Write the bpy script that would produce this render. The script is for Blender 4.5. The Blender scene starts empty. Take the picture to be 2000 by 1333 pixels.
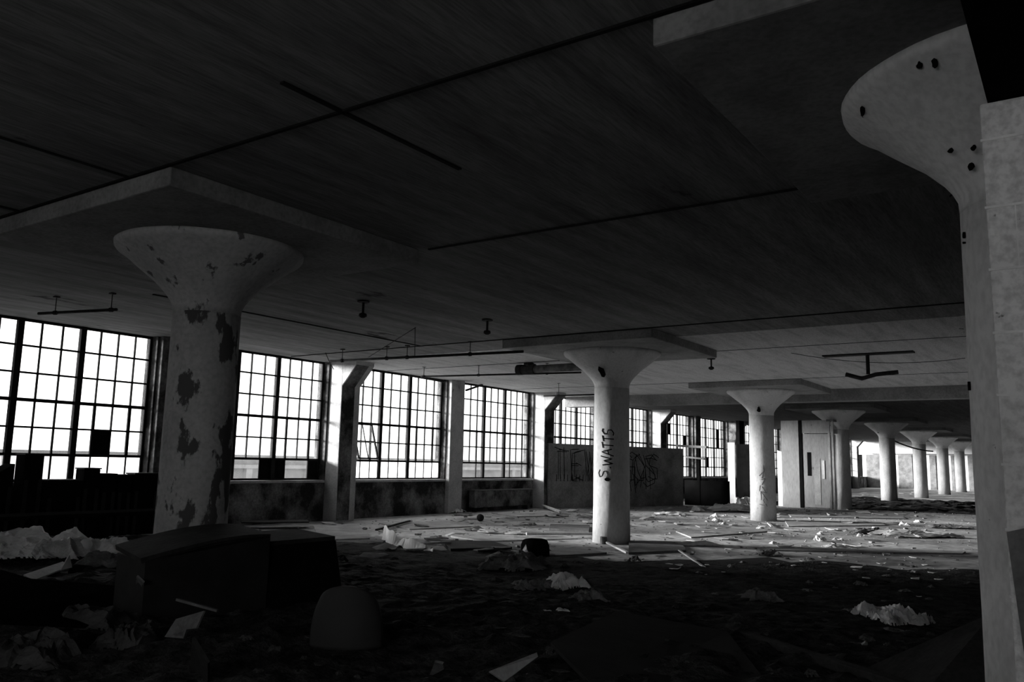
import bpy, bmesh, math, random
from mathutils import Vector, Matrix, noise
random.seed(7)
SC = bpy.context.scene
COL = SC.collection

# ------------------------------------------------------------------ camera
F_PX, YAW, PITCH, ROLL = 1619.085, 0.60247, 0.14513, 0.02112
CAM_H = 1.206                                   # the lens is 1.2 m above the floor
fw = Vector((-math.sin(YAW)*math.cos(PITCH), math.cos(YAW)*math.cos(PITCH), math.sin(PITCH)))
rt0 = Vector((math.cos(YAW), math.sin(YAW), 0)); up0 = rt0.cross(fw)
rt = rt0*math.cos(ROLL) + up0*math.sin(ROLL)
up = up0*math.cos(ROLL) - rt0*math.sin(ROLL)
cd = bpy.data.cameras.new('camera'); cam = bpy.data.objects.new('camera', cd); COL.objects.link(cam)
cam.matrix_world = Matrix(((rt.x, up.x, -fw.x, 0), (rt.y, up.y, -fw.y, 0), (rt.z, up.z, -fw.z, CAM_H), (0, 0, 0, 1)))
cd.sensor_width = 36; cd.lens = F_PX*36/2000; cd.clip_start = .05; cd.clip_end = 400
SC.camera = cam

# ------------------------------------------------------------------ light
SKY = 2.7
SUN = 24.0
w = bpy.data.worlds.new('overcast'); SC.world = w; w.use_nodes = True
bg = w.node_tree.nodes['Background']; bg.inputs[0].default_value = (1, 1, 1, 1); bg.inputs[1].default_value = SKY
sd = bpy.data.lights.new('low_sun', 'SUN'); sd.energy = SUN; sd.angle = math.radians(15)
sun = bpy.data.objects.new('low_sun', sd); COL.objects.link(sun)
SAZ, SEL = math.radians(63), math.radians(10)
sdir = Vector((math.sin(SAZ)*math.cos(SEL), math.cos(SAZ)*math.cos(SEL), -math.sin(SEL)))
sun.rotation_euler = sdir.to_track_quat('-Z', 'Y').to_euler()
vs = SC.view_settings
SC.display_settings.display_device = 'sRGB'
vs.view_transform = 'Standard'; vs.look = 'None'; vs.exposure = 0.0; vs.gamma = 1.0; vs.use_curve_mapping = False

# ------------------------------------------------------------------ measures (metres, z = 0 is the floor)
WX = -12.31          # inner face of the window wall
X1, Y1, BAY = -6.17, 4.32, 7.5
XR = -0.13
CEIL = 3.111
DROP = 0.135
SILL = 0.782
HALF = 1.28
YBACK, YFAR, XRIGHT = -5.0, 61.0, 12.0

def ray(px, py): return fw + rt*((px-1000)/F_PX) - up*((py-666.5)/F_PX)
def atz(px, py, z=0.0):
    d = ray(px, py); t = (z-CAM_H)/d.z; return Vector((d.x*t, d.y*t, z))
def atx(px, py, x):
    d = ray(px, py); t = x/d.x; return Vector((x, d.y*t, CAM_H+d.z*t))
def aty(px, py, y):
    d = ray(px, py); t = y/d.y; return Vector((d.x*t, y, CAM_H+d.z*t))

# ------------------------------------------------------------------ materials
def mat(name, base, dark=None, scale=4.0, lo=.35, hi=.65, rough=.9, bump=.0, stretch=(1, 1, 1), fine=0., spec=.06,
        patch=None, metallic=0.):
    """grey procedural material: base mixed with dark by large noise, fine speckle, optional sharp-edged patches"""
    m = bpy.data.materials.new(name); m.use_nodes = True; nt = m.node_tree; N = nt.nodes; L = nt.links
    b = N['Principled BSDF']; b.inputs['Roughness'].default_value = rough; b.inputs['Specular IOR Level'].default_value = spec
    b.inputs['Metallic'].default_value = metallic
    g = lambda v: (v, v, v, 1)
    if dark is None: dark = base*.7
    tc = N.new('ShaderNodeTexCoord'); mp = N.new('ShaderNodeMapping'); mp.inputs['Scale'].default_value = stretch
    L.new(tc.outputs['Object'], mp.inputs[0])
    n = N.new('ShaderNodeTexNoise'); n.inputs['Scale'].default_value = scale; n.inputs['Detail'].default_value = 9; n.inputs['Roughness'].default_value = .62
    L.new(mp.outputs[0], n.inputs['Vector'])
    r = N.new('ShaderNodeValToRGB'); r.color_ramp.elements[0].position = lo; r.color_ramp.elements[1].position = hi
    r.color_ramp.elements[0].color = g(dark); r.color_ramp.elements[1].color = g(base)
    L.new(n.outputs['Fac'], r.inputs[0]); out = r.outputs[0]
    if fine:
        n2 = N.new('ShaderNodeTexNoise'); n2.inputs['Scale'].default_value = scale*14; n2.inputs['Detail'].default_value = 4
        L.new(mp.outputs[0], n2.inputs['Vector'])
        r2 = N.new('ShaderNodeValToRGB'); r2.color_ramp.elements[0].position = .3; r2.color_ramp.elements[1].position = .6
        r2.color_ramp.elements[0].color = g(1-fine); r2.color_ramp.elements[1].color = g(1)
        L.new(n2.outputs['Fac'], r2.inputs[0])
        mx = N.new('ShaderNodeMix'); mx.data_type = 'RGBA'; mx.blend_type = 'MULTIPLY'; mx.inputs[0].default_value = 1
        L.new(out, mx.inputs[6]); L.new(r2.outputs[0], mx.inputs[7]); out = mx.outputs[2]
    if patch:      # (scale, threshold, grey, stretch)
        mp3 = N.new('ShaderNodeMapping'); mp3.inputs['Scale'].default_value = patch[3]; mp3.inputs['Location'].default_value = (3.3, 1.7, .4)
        L.new(tc.outputs['Object'], mp3.inputs[0])
        n3 = N.new('ShaderNodeTexNoise'); n3.inputs['Scale'].default_value = patch[0]; n3.inputs['Detail'].default_value = 7; n3.inputs['Roughness'].default_value = .6
        L.new(mp3.outputs[0], n3.inputs['Vector'])
        r3 = N.new('ShaderNodeValToRGB'); r3.color_ramp.elements[0].position = patch[1]; r3.color_ramp.elements[1].position = patch[1]+.03
        L.new(n3.outputs['Fac'], r3.inputs[0])
        mx = N.new('ShaderNodeMix'); mx.data_type = 'RGBA'; mx.inputs[7].default_value = g(patch[2])
        L.new(r3.outputs[0], mx.inputs[0]); L.new(out, mx.inputs[6]); out = mx.outputs[2]
    L.new(out, b.inputs['Base Color'])
    if bump:
        bp = N.new('ShaderNodeBump'); bp.inputs['Strength'].default_value = bump; bp.inputs['Distance'].default_value = .03
        n4 = N.new('ShaderNodeTexNoise'); n4.inputs['Scale'].default_value = scale*5; n4.inputs['Detail'].default_value = 6
        L.new(mp.outputs[0], n4.inputs['Vector']); L.new(n4.outputs['Fac'], bp.inputs['Height']); L.new(bp.outputs[0], b.inputs['Normal'])
    return m

def glass(name, transp, diff, tint=.93):
    m = bpy.data.materials.new(name); m.use_nodes = True; nt = m.node_tree; N = nt.nodes; L = nt.links
    N.remove(N['Principled BSDF']); o = N['Material Output']
    t = N.new('ShaderNodeBsdfTransparent'); t.inputs[0].default_value = (tint, tint, tint, 1)
    d = N.new('ShaderNodeBsdfTranslucent'); d.inputs[0].default_value = (diff, diff, diff, 1)
    n = N.new('ShaderNodeTexNoise'); n.inputs['Scale'].default_value = 6; n.inputs['Detail'].default_value = 6
    tc = N.new('ShaderNodeTexCoord'); L.new(tc.outputs['Object'], n.inputs['Vector'])
    mr = N.new('ShaderNodeMapRange'); mr.inputs[1].default_value = .3; mr.inputs[2].default_value = .7
    mr.inputs[3].default_value = (1-transp)*.6; mr.inputs[4].default_value = min(1, (1-transp)*1.4)
    L.new(n.outputs['Fac'], mr.inputs[0])
    mx = N.new('ShaderNodeMixShader'); L.new(mr.outputs[0], mx.inputs[0]); L.new(t.outputs[0], mx.inputs[1]); L.new(d.outputs[0], mx.inputs[2])
    L.new(mx.outputs[0], o.inputs[0]); return m

M = {
 'floor':   mat('floor_concrete', .55, .20, .55, .33, .56, .85, .6, fine=.45, patch=(1.5, .63, .07, (1, 1, 1))),
 'ceiling': mat('board_marked_ceiling', .30, .14, 1.6, .3, .66, .95, .25, (3.2, .28, 1), fine=.35, patch=(1.0, .655, .05, (1.6, .6, 1))),
 'bounce_ceiling': mat('bounce_tinted_ceiling', .58, .40, 2.4, .3, .55, .95, .25, (3.2, .35, 1), fine=.3, patch=(3.5, .70, .08, (2.5, .4, 1))),  # paler copy of the ceiling: light bounced off the sunlit floor, in the colour
 'shell':   mat('dark_plastic_shell', .055, .045, 3, rough=.6),
 'shaded_ceiling':    mat('flaking_shade_tinted_ceiling', .07, .03, 1.6, .3, .66, .95, .25, (3.2, .28, 1), fine=.5, patch=(5, .70, .5, (1, 1, 1))),  # flaking ceiling with the shade behind the beam put into its colour
 'dropdark': mat('shade_tinted_drop_panel', .14, .07, 2.2, .3, .6, .95, .2, fine=.25),  # darker copy of the drop panel concrete, shade put into the colour
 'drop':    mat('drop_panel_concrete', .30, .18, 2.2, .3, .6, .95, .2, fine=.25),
 'joint':   mat('tarred_joint', .02, .01, 4),
 'wall':    mat('grimy_wall_paint', .26, .03, 2.0, .42, .68, .95, .3, fine=.4),
 'pier':    mat('pale_pier_paint', .48, .32, 2.2, .32, .55, .9, .2, fine=.2, patch=(5, .66, .12, (1, 1, .6))),
 'col_a':   mat('peeling_column_paint', .55, .40, 2, .3, .6, .9, .25, fine=.2, patch=(4.6, .53, .10, (1, 1, .5))),
 'col':     mat('whitewashed_column', .58, .40, 2.4, .3, .52, .9, .25, (1, 1, .5), fine=.15, patch=(6, .68, .10, (1, 1, .8))),
 'col_a_cap': mat('stained_capital_paint', .50, .36, 2, .3, .6, .9, .25, fine=.2, patch=(4.6, .60, .12, (1, 1, .5))),
 'col_r':   mat('pitted_column_paint', .85, .70, 2.2, .3, .6, .9, .2, (1, 1, .6), fine=.18, patch=(9, .70, .05, (1, 1, 1))),
 'block':   mat('painted_block', .85, .66, 3.0, .3, .6, .9, .5, fine=.3, patch=(9, .66, .14, (1, 1, 1))),
 'mortar':  mat('mortar', .95, .6, 5),
 'steel':   mat('rusted_window_steel', .022, .012, 8, rough=.8),
 'paleframe': mat('pale_painted_steel', .5, .2, 8, rough=.8),
 'rust':    mat('dark_rusted_iron', .05, .02, 8, rough=.8, bump=.3),
 'pipe':    mat('grey_painted_pipe', .16, .06, 8, rough=.7),
 'black':   mat('soot_black', .010, .006, 4, rough=1., spec=0.),
 'darkwood': mat('dark_grimy_board', .045, .02, 3, rough=.85, bump=.2, fine=.3),
 'darker':  mat('dark_vinyl', .03, .018, 3, rough=.75, bump=.1),
 'greyboard': mat('grey_fibreboard', .22, .12, 3, rough=.9, bump=.15, fine=.25),
 'paleboard': mat('pale_fibreboard', .50, .3, 3, rough=.9, bump=.15, fine=.2),
 'plywood': mat('painted_plywood', .36, .24, 1.6, .3, .6, .85, .15, (1, 1, .3), fine=.2, patch=(4, .68, .12, (1, 1, 1))),
 'grafwall': mat('stained_partition', .34, .16, 1.6, .35, .65, .9, .2, fine=.3),
 'paper':   mat('white_paper', .78, .55, 5, rough=.8),
 'plastic': mat('dusty_plastic_sheet', .62, .35, 4, rough=.35, spec=.5, fine=.2),
 'rag':     mat('dark_soiled_rag', .10, .04, 5, rough=.9, fine=.2),
 'dull':    mat('dull_grey_cloth', .24, .10, 5, rough=.9, fine=.3),
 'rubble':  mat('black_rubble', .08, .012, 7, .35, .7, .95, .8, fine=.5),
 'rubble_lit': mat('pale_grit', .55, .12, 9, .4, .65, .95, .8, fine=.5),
 'ink':     mat('black_spray_paint', .015, .01, 5),
 'inkfaint': mat('faded_spray_paint', .045, .03, 5),
 'ground':  mat('outdoor_ground', .72, .66, .4),
 'brick':   mat('outdoor_pale_wall', .14, .12, 3, stretch=(1, 1, 4)),
 'farwall': mat('whitewashed_end_wall', .75, .55, 1.2, .3, .6, .9, .1, fine=.15),
 'glass':   glass('dusty_clear_glass', .988, .9),
 'frost':   glass('frosted_wired_glass', .45, .95),
}

# ------------------------------------------------------------------ mesh helpers
def link(name, bm, m, parent=None, smooth=False, bevel=0.):
    me = bpy.data.meshes.new(name); bmesh.ops.recalc_face_normals(bm, faces=bm.faces[:]); bm.to_mesh(me); bm.free()
    o = bpy.data.objects.new(name, me); COL.objects.link(o)
    me.materials.append(M[m] if isinstance(m, str) else m)
    if smooth:
        for p in me.polygons: p.use_smooth = True
    if bevel:
        bv = o.modifiers.new('bevel', 'BEVEL'); bv.width = bevel; bv.segments = 2; bv.limit_method = 'ANGLE'
    if parent is not None: o.parent = parent
    return o
def tag(o, label=None, cat=None, group=None, kind=None):
    if label: o['label'] = label
    if cat: o['category'] = cat
    if group: o['group'] = group
    if kind: o['kind'] = kind
    return o
def empty(name, loc, label=None, cat=None, group=None, kind=None, rz=0):
    o = bpy.data.objects.new(name, None); COL.objects.link(o); o.location = loc; o.rotation_euler = (0, 0, rz)
    return tag(o, label, cat, group, kind)
def box(bm, x0, x1, y0, y1, z0, z1):
    v = [bm.verts.new((x, y, z)) for z in (z0, z1) for x, y in ((x0, y0), (x1, y0), (x1, y1), (x0, y1))]
    for f in ((3, 2, 1, 0), (4, 5, 6, 7), (0, 1, 5, 4), (1, 2, 6, 5), (2, 3, 7, 6), (3, 0, 4, 7)): bm.faces.new([v[i] for i in f])
    return bm
def obox(bm, c, sx, sy, sz, rot=None):
    """box of full sizes about centre c, rotated by a Matrix"""
    rot = rot or Matrix.Identity(3); c = Vector(c)
    v = [bm.verts.new(c + rot @ Vector((x*sx/2, y*sy/2, z*sz/2))) for z in (-1, 1) for x, y in ((-1, -1), (1, -1), (1, 1), (-1, 1))]
    for f in ((3, 2, 1, 0), (4, 5, 6, 7), (0, 1, 5, 4), (1, 2, 6, 5), (2, 3, 7, 6), (3, 0, 4, 7)): bm.faces.new([v[i] for i in f])
    return bm
def tube(bm, pts, r, n=8, cap=True):
    pts = [Vector(p) for p in pts]; rings = []
    for i, p in enumerate(pts):
        d = (pts[min(i+1, len(pts)-1)] - pts[max(i-1, 0)]).normalized()
        a = d.orthogonal().normalized(); b = d.cross(a)
        if rings:   # keep twist small
            pa = rings[-1][0].co - pts[i-1]; pa = (pa - d*pa.dot(d))
            if pa.length > 1e-6: a = pa.normalized(); b = d.cross(a)
        rr = r[i] if isinstance(r, (list, tuple)) else r
        rings.append([bm.verts.new(p + a*math.cos(t)*rr + b*math.sin(t)*rr) for t in (2*math.pi*k/n for k in range(n))])
    for A, B_ in zip(rings, rings[1:]):
        for k in range(n): bm.faces.new((A[k], A[(k+1) % n], B_[(k+1) % n], B_[k]))
    if cap and n > 2:
        bm.faces.new(rings[0][::-1]); bm.faces.new(rings[-1])
    return bm
def lathe(bm, prof, n=64, c=(0, 0), jitter=0., seed=0):
    rings = []
    for i, (r, z) in enumerate(prof):
        rings.append([bm.verts.new((c[0]+math.cos(t)*(r+jitter*noise.noise(Vector((math.cos(t)*3, math.sin(t)*3, z*3+seed)))),
                                    c[1]+math.sin(t)*(r+jitter*noise.noise(Vector((math.cos(t)*3, math.sin(t)*3, z*3+seed)))), z)) for t in (2*math.pi*k/n for k in range(n))])
    for A, B_ in zip(rings, rings[1:]):
        for k in range(n): bm.faces.new((A[k], A[(k+1) % n], B_[(k+1) % n], B_[k]))
    bm.faces.new(rings[0][::-1]); bm.faces.new(rings[-1])
    return bm
def slab(bm, pts, thick, bend=0.):
    """plate from an outline of 3D points, real thickness along its normal (downwards)"""
    pts = [Vector(p) for p in pts]
    n = Vector((0, 0, 0))
    for i in range(len(pts)): n += (pts[i]).cross(pts[(i+1) % len(pts)])
    n.normalize()
    if n.z < 0: n = -n
    top = [bm.verts.new(p + n*thick*.5) for p in pts]; bot = [bm.verts.new(p - n*thick*.5) for p in pts]
    k = len(pts)
    bm.faces.new(top); bm.faces.new(bot[::-1])
    for i in range(k): bm.faces.new((top[i], bot[i], bot[(i+1) % k], top[(i+1) % k]))
    return bm
def struct(name, bm, m, parent=None, **kw):
    o = link(name, bm, m, parent, **kw)
    if parent is None: o['kind'] = 'structure'
    return o

# ------------------------------------------------------------------ the shell
bm = bmesh.new(); box(bm, WX-.3, XRIGHT+.2, YBACK-.2, YFAR+.2, -.25, 0); struct('floor', bm, 'floor')
bm = bmesh.new(); box(bm, WX-.3, XRIGHT+.2, YBACK-.2, YFAR+.2, CEIL, CEIL+.3); ceil = struct('ceiling', bm, 'ceiling')
bm = bmesh.new()      # construction joints in the soffit
box(bm, WX, 3.5, 3.03, 3.055, CEIL-.012, CEIL+.01); box(bm, -4.8, 3.5, 5.60, 5.62, CEIL-.012, CEIL+.01)
box(bm, WX, 3.5, 10.50, 10.52, CEIL-.012, CEIL+.01); box(bm, WX, 3, 13.15, 13.18, CEIL-.012, CEIL+.01)
box(bm, WX, 6, 17.98, 18.02, CEIL-.012, CEIL+.01)
box(bm, -3.28, -3.25, 2.62, 4.1, CEIL-.012, CEIL+.01); box(bm, -5.35, -5.33, 2.0, 3.05, CEIL-.012, CEIL+.01)
box(bm, -6.9, -6.87, 2.2, 3.05, CEIL-.012, CEIL+.01); box(bm, -9.1, -9.07, 5.6, 10.5, CEIL-.012, CEIL+.01)
link('joint_line', bm, 'joint', ceil)
bm = bmesh.new(); box(bm, WX, XRIGHT, 20.7, 21.05, CEIL-.30, CEIL+.01); struct('trim_1', bm, 'drop', bevel=.01)

bm = bmesh.new(); box(bm, WX, XRIGHT, 21.05, YFAR, CEIL-.012, CEIL+.01); link('shade_tinted_ceiling_area', bm, 'shaded_ceiling', ceil)  # thin dark slab painting the shade beyond the beam
bm = bmesh.new(); box(bm, WX, XRIGHT, 11.42, 20.7, CEIL-.008, CEIL+.01); link('bounce_tinted_ceiling_area', bm, 'bounce_ceiling', ceil)  # thin pale slab painting the floor's bounced light onto the soffit

# window bays: pier centres every half bay
piers = [Y1 + k*BAY/2 for k in range(0, 15)]
bm = bmesh.new()
box(bm, WX-.3, WX, YBACK, YFAR, 0, SILL-.05)
box(bm, WX-.3, WX, YBACK, .82, SILL-.05, CEIL); box(bm, WX-.3, WX, Y1-.33, Y1+.25, SILL-.05, CEIL)
for i, c in enumerate(piers[1:]):
    y0 = c-.33; y1 = min(c+.25, YFAR)
    box(bm, WX-.3, WX, y0, y1, SILL-.05, CEIL)
struct('wall_left', bm, 'wall')
bm = bmesh.new()
for c in piers[:-1]: box(bm, WX-.32, WX+.05, c+.252, c+BAY/2-.332, SILL-.05, SILL)
struct('trim_2', bm, 'paleboard', bevel=.01)
# two openings behind the viewer's back give the dim light on the near column
bm = bmesh.new()
box(bm, WX, XRIGHT, YBACK-.2, YBACK, 0, 1.0); box(bm, WX, XRIGHT, YBACK-.2, YBACK, 2.9, CEIL)
for xa_, xb_ in ((WX, -3.6), (-.9, -.6), (2.0, XRIGHT)): box(bm, xa_, xb_, YBACK-.2, YBACK, 1.0, 2.9)
struct('wall_back', bm, 'wall')
bm = bmesh.new(); box(bm, XRIGHT, XRIGHT+.2, YBACK, YFAR, 0, CEIL); struct('wall_right', bm, 'wall')
# end wall: white upper band, panelled lower part
bm = bmesh.new(); box(bm, WX, XRIGHT, YFAR, YFAR+.2, 0, CEIL); struct('wall_far', bm, 'farwall')

# ------------------------------------------------------------------ windows
def bar_y(bm, y, z0, z1, wdt, dep=.045): box(bm, WX-.16-dep/2, WX-.16+dep/2, y-wdt/2, y+wdt/2, z0, z1)
def bar_z(bm, z, y0, y1, wdt, dep=.04): box(bm, WX-.16-dep/2, WX-.16+dep/2, y0, y1, z-wdt/2, z+wdt/2)
NW = [0]
def window(c, frosted_rows=(), boarded=(), open_first=False, joined_bottom=False, missing=()):
    NW[0] += 1
    y0, y1 = c+.25, c+BAY/2-.33
    root = empty('window_%d' % NW[0], (0, 0, 0), kind='structure')
    L_ = y1-y0
    s1, s2 = y0+L_*.353, y0+L_*.64
    edges = [(y0, s1, 4), (s1, s2, 3), (s2, y1, 4)]
    rows = [SILL + (CEIL-SILL)*k/6 for k in range(7)]
    f = bmesh.new()
    bar_y(f, y0+.02, SILL, CEIL, .05); bar_y(f, y1-.02, SILL, CEIL, .05); bar_z(f, SILL+.015, y0, y1, .04); bar_z(f, CEIL-.02, y0, y1, .04)
    link('window_frame', f, 'steel', root)
    for s in (s1, s2):
        f = bmesh.new(); bar_y(f, s, SILL, CEIL, .085, .07); link('mullion', f, 'steel', root)
    mb = bmesh.new()
    for (a, b, n) in edges:
        for k in range(1, n):
            y = a+(b-a)*k/n
            for r_ in range(6):
                if joined_bottom and r_ == 0 and (k == 2 or n == 3): continue
                thick = .042 if (n == 4 and k in (1, 3) and r_ in (1, 2)) else .021
                bar_y(mb, y, rows[r_], rows[r_+1], thick*random.uniform(.9, 1.15), .03)
        for k in range(1, 6):
            bar_z(mb, rows[k], a, b, .050 if k == 3 else (.040 if k == 1 else .027), .03)
    link('muntins', mb, 'steel', root)
    gl = bmesh.new(); fr = bmesh.new(); bd = bmesh.new(); nb = 0; nf = 0; ng = 0
    for pi, (a, b, n) in enumerate(edges):
        for k in range(n):
            for r_ in range(6):
                ya, yb = a+(b-a)*k/n, a+(b-a)*(k+1)/n
                if open_first and pi == 0 and k in (1, 2) and r_ in (1, 2): continue
                if (pi, k, r_) in missing: continue
                if (pi, k, r_) in boarded: box(bd, WX-.175, WX-.155, ya+.004, yb-.004, rows[r_]+.004, rows[r_+1]-.004); nb += 1
                elif r_ in frosted_rows: box(fr, WX-.166, WX-.162, ya, yb, rows[r_], rows[r_+1]); nf += 1
                else: box(gl, WX-.166, WX-.162, ya, yb, rows[r_], rows[r_+1]); ng += 1
    if ng: link('glass', gl, 'glass', root)
    else: gl.free()
    if nf: link('frosted_glass', fr, 'frost', root)
    else: fr.free()
    if nb: link('blind_pane', bd, 'black', root)
    else: bd.free()
    if open_first:       # awning sash tipped into the room, hinged at its top edge
        a, b, n = edges[0]; ya, yb = a+(b-a)*1/4, a+(b-a)*3/4; zt, zb = rows[3]-.02, rows[1]+.02
        an = math.radians(-17)
        s = bmesh.new(); H = zt-zb
        def P(y, d): return (WX-.14 + math.sin(-an)*d, y, zt - math.cos(an)*d)
        for y in (ya, yb, (ya+yb)/2): tube(s, [P(y, 0), P(y, H)], .022 if y != (ya+yb)/2 else .012, 4)
        for d in (0, H, H/2): tube(s, [P(ya, d), P(yb, d)], .022 if d != H/2 else .014, 4)
        sash = link('open_sash', s, 'steel', root)
        g = bmesh.new(); slab(g, [P(ya, 0), P(yb, 0), P(yb, H), P(ya, H)], .004); link('sash_glass', g, 'glass', sash)
    return root
window(Y1-BAY/2)  # unseen window added out of view to light the heap at the left
window(piers[0], boarded={(2, 1, 1)}, frosted_rows=(0,))
window(piers[1], boarded={(1, 2, 0), (2, 0, 0), (2, 3, 0)}, joined_bottom=True)
window(piers[2], open_first=True, frosted_rows=(0,))
window(piers[3], joined_bottom=True)
for i in range(4, 14):
    window(piers[i], boarded={(random.choice((0, 1, 2)), random.choice((0, 1, 2)), random.choice((1, 3, 4))) for _ in range(i-2)})

# ------------------------------------------------------------------ wall piers with haunches
def pilaster(c, haunch, label, m='pier', k_=0):
    y0, y1 = c-.30, c+.20
    root = empty('concrete_pier', (WX, c, 0), label, 'pillar', 'concrete piers of the window wall')
    bm = bmesh.new()
    d = .36 if haunch else .12
    box(bm, 0, d, y0-c, y1-c, 0, CEIL); link('pier_shaft', bm, m, root, bevel=.012)
    if haunch:
        bm = bmesh.new()
        prof = [(d-.01, CEIL-.48), (d+.0, CEIL-.48), (d+.36, CEIL-.08), (d+.36, CEIL), (d-.01, CEIL)]
        A = [bm.verts.new((x, y0-c+.002, z)) for x, z in prof]; B_ = [bm.verts.new((x, y1-c-.002, z)) for x, z in prof]
        bm.faces.new(A); bm.faces.new(B_[::-1])
        for i in range(len(prof)): bm.faces.new((A[i], A[(i+1) % 5], B_[(i+1) % 5], B_[i]))
        link('haunch', bm, m, root, bevel=.01)
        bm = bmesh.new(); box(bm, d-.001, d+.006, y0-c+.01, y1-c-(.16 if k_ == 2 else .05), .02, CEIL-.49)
        yb_ = y1-c-(.16 if k_ == 2 else .05); slab(bm, [(d+.004, y0-c+.01, CEIL-.49), (d+.362, y0-c+.01, CEIL-.09), (d+.362, yb_, CEIL-.09), (d+.004, yb_, CEIL-.49)], .008); link('painted_shade_face', bm, 'wall', root)  # shade on the room-side face and haunch put in as a darker plate
    return root
pl = ['hidden', 'dark slim pier right behind the peeling column', 'pale haunched pier left of the open window sash', 'slim flat grey pier between two tall windows, no haunch',
      'white haunched pier where the graffiti partition starts', 'slim pier hidden mostly by the tagged column', 'white haunched pier above the right end of the graffiti partition',
      'dark slim pier between windows left of the second white column']
for k in range(1, 15):
    lab = pl[k] if k < len(pl) else 'distant window wall pier, number %s from the end wall' % ['one', 'two', 'three', 'four', 'five', 'six', 'seven'][14-k]
    pilaster(piers[k], k % 2 == 0, lab, 'wall' if k in (1, 7, 8) else 'pier', k)

# ------------------------------------------------------------------ mushroom columns
def column(x, y, label, m='col', jit=.006, seed=0, r=.285):
    root = empty('mushroom_column', (x, y, 0), label, 'column', 'mushroom columns')
    ZN = 2.46; ZT = CEIL-DROP
    bm = bmesh.new(); lathe(bm, [(r*1.03, 0), (r*1.0, .6), (r, 1.2), (r*.985, 1.8), (r*.98, ZN-.06)], 56, jitter=jit, seed=seed)
    sh = link('shaft', bm, m, root, smooth=True)
    prof = [(r*.98, ZN-.06), (r*.99, ZN), (r*1.07, ZN+.05), (r*1.22, ZN+.11), (r*1.55, ZN+.21), (.58, ZN+.32), (.70, ZN+.42), (.755, ZN+.455), (.775, ZN+.48), (.78, ZT)]
    bm = bmesh.new(); lathe(bm, prof, 56, jitter=jit, seed=seed)
    link('capital', bm, 'col_a_cap' if m == 'col_a' else m, root, smooth=True)
    bm = bmesh.new(); box(bm, -HALF, HALF, -1.26, 1.26, ZT, CEIL); link('drop_panel', bm, 'drop' if y < 22 else 'dropdark', root, bevel=.012)  # panels past the beam take the darker, shade-tinted copy
    return root, sh
cA, shA = column(X1, Y1, 'near mushroom column with dark peeling paint at left', 'col_a', seed=1)
cB, shB = column(X1, Y1+BAY, 'bright mushroom column in the centre with tall black tag lettering', 'col', seed=5)
cC, shC = column(X1, Y1+2*BAY, 'white mushroom column with faint scribbles, left of the door panel', 'col', seed=9)
cD, shD = column(X1, Y1+3*BAY, 'mushroom column touching the right edge of the door panel', 'col', seed=12)
cE, shE = column(X1, Y1+4*BAY, 'distant mushroom column, nearest one to the right of the door panel', 'col', seed=14)
cF, shF = column(X1, Y1+5*BAY, 'distant mushroom column, second to the right of the door panel', 'col', seed=16)
cG, shG = column(X1, Y1+6*BAY, 'distant mushroom column, third to the right of the door panel', 'col', seed=18)
cH, shH = column(X1, Y1+7*BAY-.3, 'farthest mushroom column, standing before the white end wall', 'col', seed=20)
cR, shR = column(XR, Y1, 'large near mushroom column at the right, joined to a block wall', 'col_r', seed=22)
# pits knocked into the right column's capital, burn mark and bolt holes
def chip(parent, px, py, x, y, rr=.285, w_=.05, h_=.03, name='chipped_hole', ang=0):
    """small irregular dark pit just proud of a column's surface where a sight line first meets radius rr"""
    d = ray(px, py).normalized(); o = Vector((0, 0, CAM_H)); c = Vector((x, y, 0))
    t = 0; hit = None
    while t < 40:
        p = o+d*t; h = p.z
        ZN = 2.46
        R_ = rr if h < ZN else min(.78, rr+(h-ZN)*1.03)
        if (p.xy-c.xy).length < R_+.004: hit = p; break
        t += .004
    if hit is None: return
    n = Vector((hit.x-x, hit.y-y, 0)).normalized()
    if hit.z > 2.46: n = (n - Vector((0, 0, 1))).normalized()
    s = n.orthogonal().normalized(); s = Vector((-n.y, n.x, 0)).normalized(); u_ = n.cross(s)
    bm = bmesh.new(); k = 9; vs_ = []
    for i in range(k):
        a = 2*math.pi*i/k; q = random.uniform(.6, 1.1)
        e = s*math.cos(a)*w_*q + u_*math.sin(a)*h_*q
        e = Matrix.Rotation(ang, 3, n) @ e
        vs_.append(hit+e+n*.004)
    slab(bm, vs_, .012)
    for v in bm.verts: v.co -= Vector((x, y, 0))
    link(name, bm, 'black', parent)
for px, py, w_, h_, a in [(1686, 216, .045, .018, .4), (1827, 123, .022, .028, 0), (1797, 126, .02, .018, 0), (1857, 293, .02, .016, 0), (1898, 324, .03, .02, .5),
                          (1902, 288, .016, .018, 0), (1858, 381, .006, .006, 0), (1885, 460, .010, .02, 0), (1885, 474, .008, .008, 0), (1925, 300, .018, .012, 0), (1895, 755, .006, .03, 0)]:
    chip(shR, px, py, XR, Y1, w_=w_*.7, h_=h_*.8, ang=a)
chip(shB, 1176, 726, X1, Y1+BAY, w_=.06, h_=.11); chip(shB, 1187, 937, X1, Y1+BAY, w_=.05, h_=.035)
chip(shC, 1482, 800, X1, Y1+2*BAY, w_=.05, h_=.10)

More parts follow.
